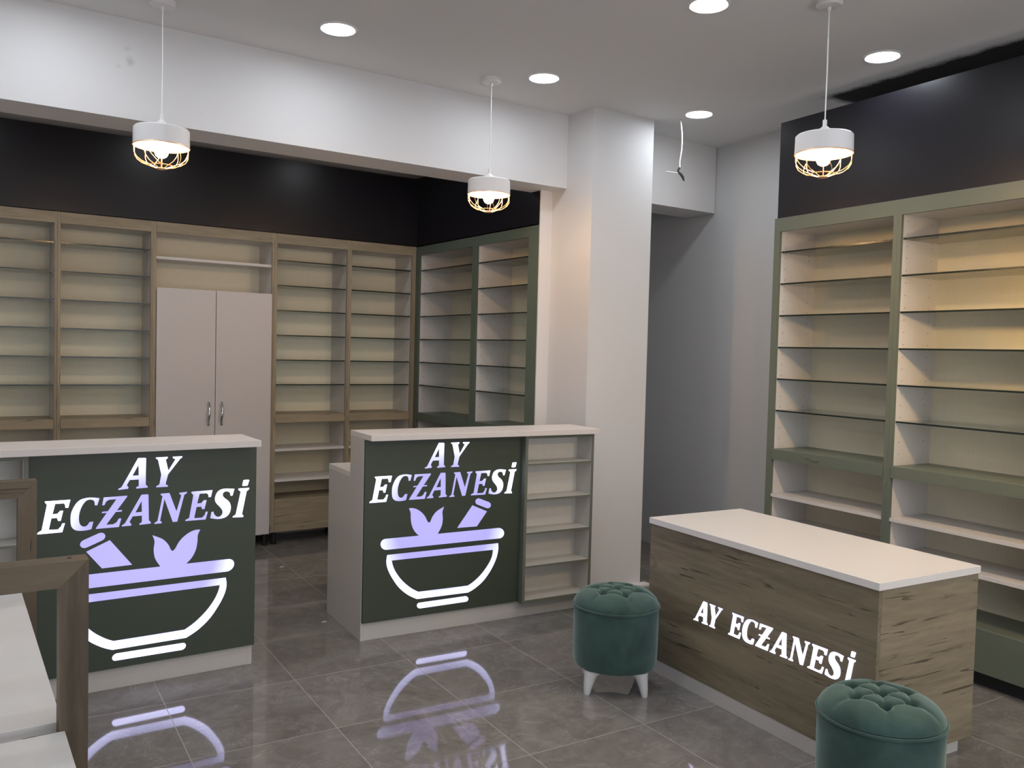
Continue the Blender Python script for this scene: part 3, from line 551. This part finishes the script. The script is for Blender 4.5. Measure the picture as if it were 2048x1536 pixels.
BULBR = emis('warm bulb glass bright', (1, .64, .24, 1), BULB_STRENGTH*2.6)  # boosted bulb, only for the added pendant out of view
def pendant(x, y, label, rz, bm=BULB, drop=0.):
    t = thing('pendant_lamp', label, 'pendant lamp', (x, y, CEIL), rz, 'white pendant lamps with copper cages')
    z = lambda h: h-CEIL-(drop if h < 3 else 0)
    B().lathe([(0, 0), (.055, 0), (.055, -.020), (.050, -.025), (.008, -.027), (.006, -.045), (0, -.045)], 40).build('canopy', LAMPW, t, smooth=True)
    B().tube([(0, 0, z(3.05)), (.002, 0, z(2.8)), (0, 0, z(2.56))], .0028, 8).build('cord', CABLE, t, smooth=True)
    sh = B().lathe([(0, z(2.585)), (.009, z(2.582)), (.009, z(2.556)), (.014, z(2.551)), (.034, z(2.536)), (.038, z(2.529)), (.114, z(2.518)), (.120, z(2.512)), (.1215, z(2.437)), (.1185, z(2.437)), (.117, z(2.510)), (.03, z(2.520)), (0, z(2.520))], 64).build('shade', LAMPW, t, smooth=True)
    B().lathe([(0, z(2.52)), (.018, z(2.52)), (.018, z(2.47)), (0, z(2.47))], 24).build('socket', DARKW, t)
    b = B()
    pr = [(0, z(2.384)), (.012, z(2.386)), (.023, z(2.393)), (.029, z(2.406)), (.028, z(2.420)), (.024, z(2.438)), (.016, z(2.458)), (.014, z(2.47))]
    b.lathe(pr, 28).build('bulb', bm, t, smooth=True, label='glowing warm bulb')
    cg = B()
    def ring(r, h, rr=.0022): cg.tube([(r*math.cos(2*PI*i/48), r*math.sin(2*PI*i/48), z(h)) for i in range(48)], rr, 6, closed=True)
    ring(.1205, 2.436, .003); ring(.052, 2.350); ring(.018, 2.337, .003)
    for k in range(10):
        a = 2*PI*k/10; ca, sa = math.cos(a), math.sin(a)
        prof = [(.1205, 2.436), (.1205, 2.410), (.1195, 2.395), (.108, 2.376), (.085, 2.360), (.052, 2.349), (.018, 2.337)]
        pts = []
        for i in range(len(prof)-1):
            for s in range(4):
                f = s/4; p0, p1 = prof[i], prof[i+1]; pts.append((p0[0]*(1-f)+p1[0]*f, p0[1]*(1-f)+p1[1]*f))
        pts.append(prof[-1]); cg.tube([(ca*r, sa*r, z(h)) for r, h in pts], .0016, 6)
    # slanting wires crossing between the ribs
    for k in range(10):
        a0 = 2*PI*k/10; a1 = a0+2*PI/10; pts = []
        for s in range(9):
            f = s/8; a = a0+(a1-a0)*f; r = .120-.068*f**1.8; pts.append((r*math.cos(a), r*math.sin(a), z(2.425-.075*math.sin(f*PI/2))))
        if k % 2 == 0: cg.tube(pts, .0015, 6)
    cg.lathe([(0, z(2.334)), (.018, z(2.335)), (.018, z(2.340)), (0, z(2.341))], 20)
    cg.build('wire_cage', COPPER, t, smooth=True, label='copper wire cage')
    return t
pendant(.832, 4.155, 'white pendant lamp with copper cage at the left, over the left counter', .1)
pendant(2.598, 4.162, 'white pendant lamp with copper cage in the middle, over the middle counter', .3)
pendant(3.183, 2.363, 'white pendant lamp with copper cage at the right, over the oak desk', .0)
pendant(3.47, 1.43, 'white pendant lamp added outside the view for the glow on the right cabinets', .2, BULBR, .48)  # unseen lamp added for the yellow glow on the right cabinets

# ------------------------------------------------------------------ loose wire on the ceiling
wt = thing('loose_wire', 'short white cable with dark connector hanging loose from the ceiling near the column', 'cable', (4.033, 4.107, CEIL), 0)
def wp(x, y, z): return (x-4.033, y-4.107, z-CEIL)
B().tube([wp(4.033, 4.107, 3.09), wp(4.038, 4.104, 3.06), wp(4.043, 4.10, 3.009), wp(4.046, 4.099, 2.96), wp(4.045, 4.099, 2.90), wp(4.037, 4.104, 2.83), wp(4.036, 4.104, 2.80), wp(4.039, 4.103, 2.775)], .0042, 8).build('cable', CABLE, wt, smooth=True)
B().tube([wp(4.039, 4.103, 2.780), wp(4.030, 4.108, 2.768), wp(4.028, 4.109, 2.752), wp(4.036, 4.104, 2.745), wp(4.046, 4.098, 2.735), wp(4.056, 4.092, 2.718), wp(4.063, 4.087, 2.693)], [.006, .007, .007, .008, .009, .009, .004], 8).build('connector', DARKW, wt, smooth=True, label='black connector')
B().tube([wp(4.030, 4.108, 2.745), wp(4.005, 4.126, 2.748), wp(3.985, 4.139, 2.752), wp(3.963, 4.154, 2.755)], .0028, 6).build('wire_end', CHROME, wt, smooth=True)
B().lathe([(0, -.0012), (.007, -.0012), (.007, 0)], 12, (0, 0, -.0003)).build('ceiling_hole', DARK, wt)

# ------------------------------------------------------------------ crumbs of plaster left on the floor
CRUMB = M('plaster crumb', (.62, .60, .57, 1), .8)
def crumb(x, y, sx, sy, seed, label):
    rnd = random.Random(seed); n = 9
    pts = [(sx*math.cos(2*PI*i/n)*rnd.uniform(.6, 1.1), sy*math.sin(2*PI*i/n)*rnd.uniform(.5, 1.1)) for i in range(n)]
    b = B(); b.prism(pts, 'z', 0, .003)
    o = b.build('plaster_crumb', CRUMB); o.location = (x, y, 0); tag(o, label, 'debris', 'plaster crumbs on the floor')
crumb(1.971, 5.762, .019, .012, 3, 'white plaster crumb on the floor in the gap between the two counters')
crumb(1.784, 4.491, .016, .012, 5, 'white plaster crumb on the floor beside the left side of the middle counter')
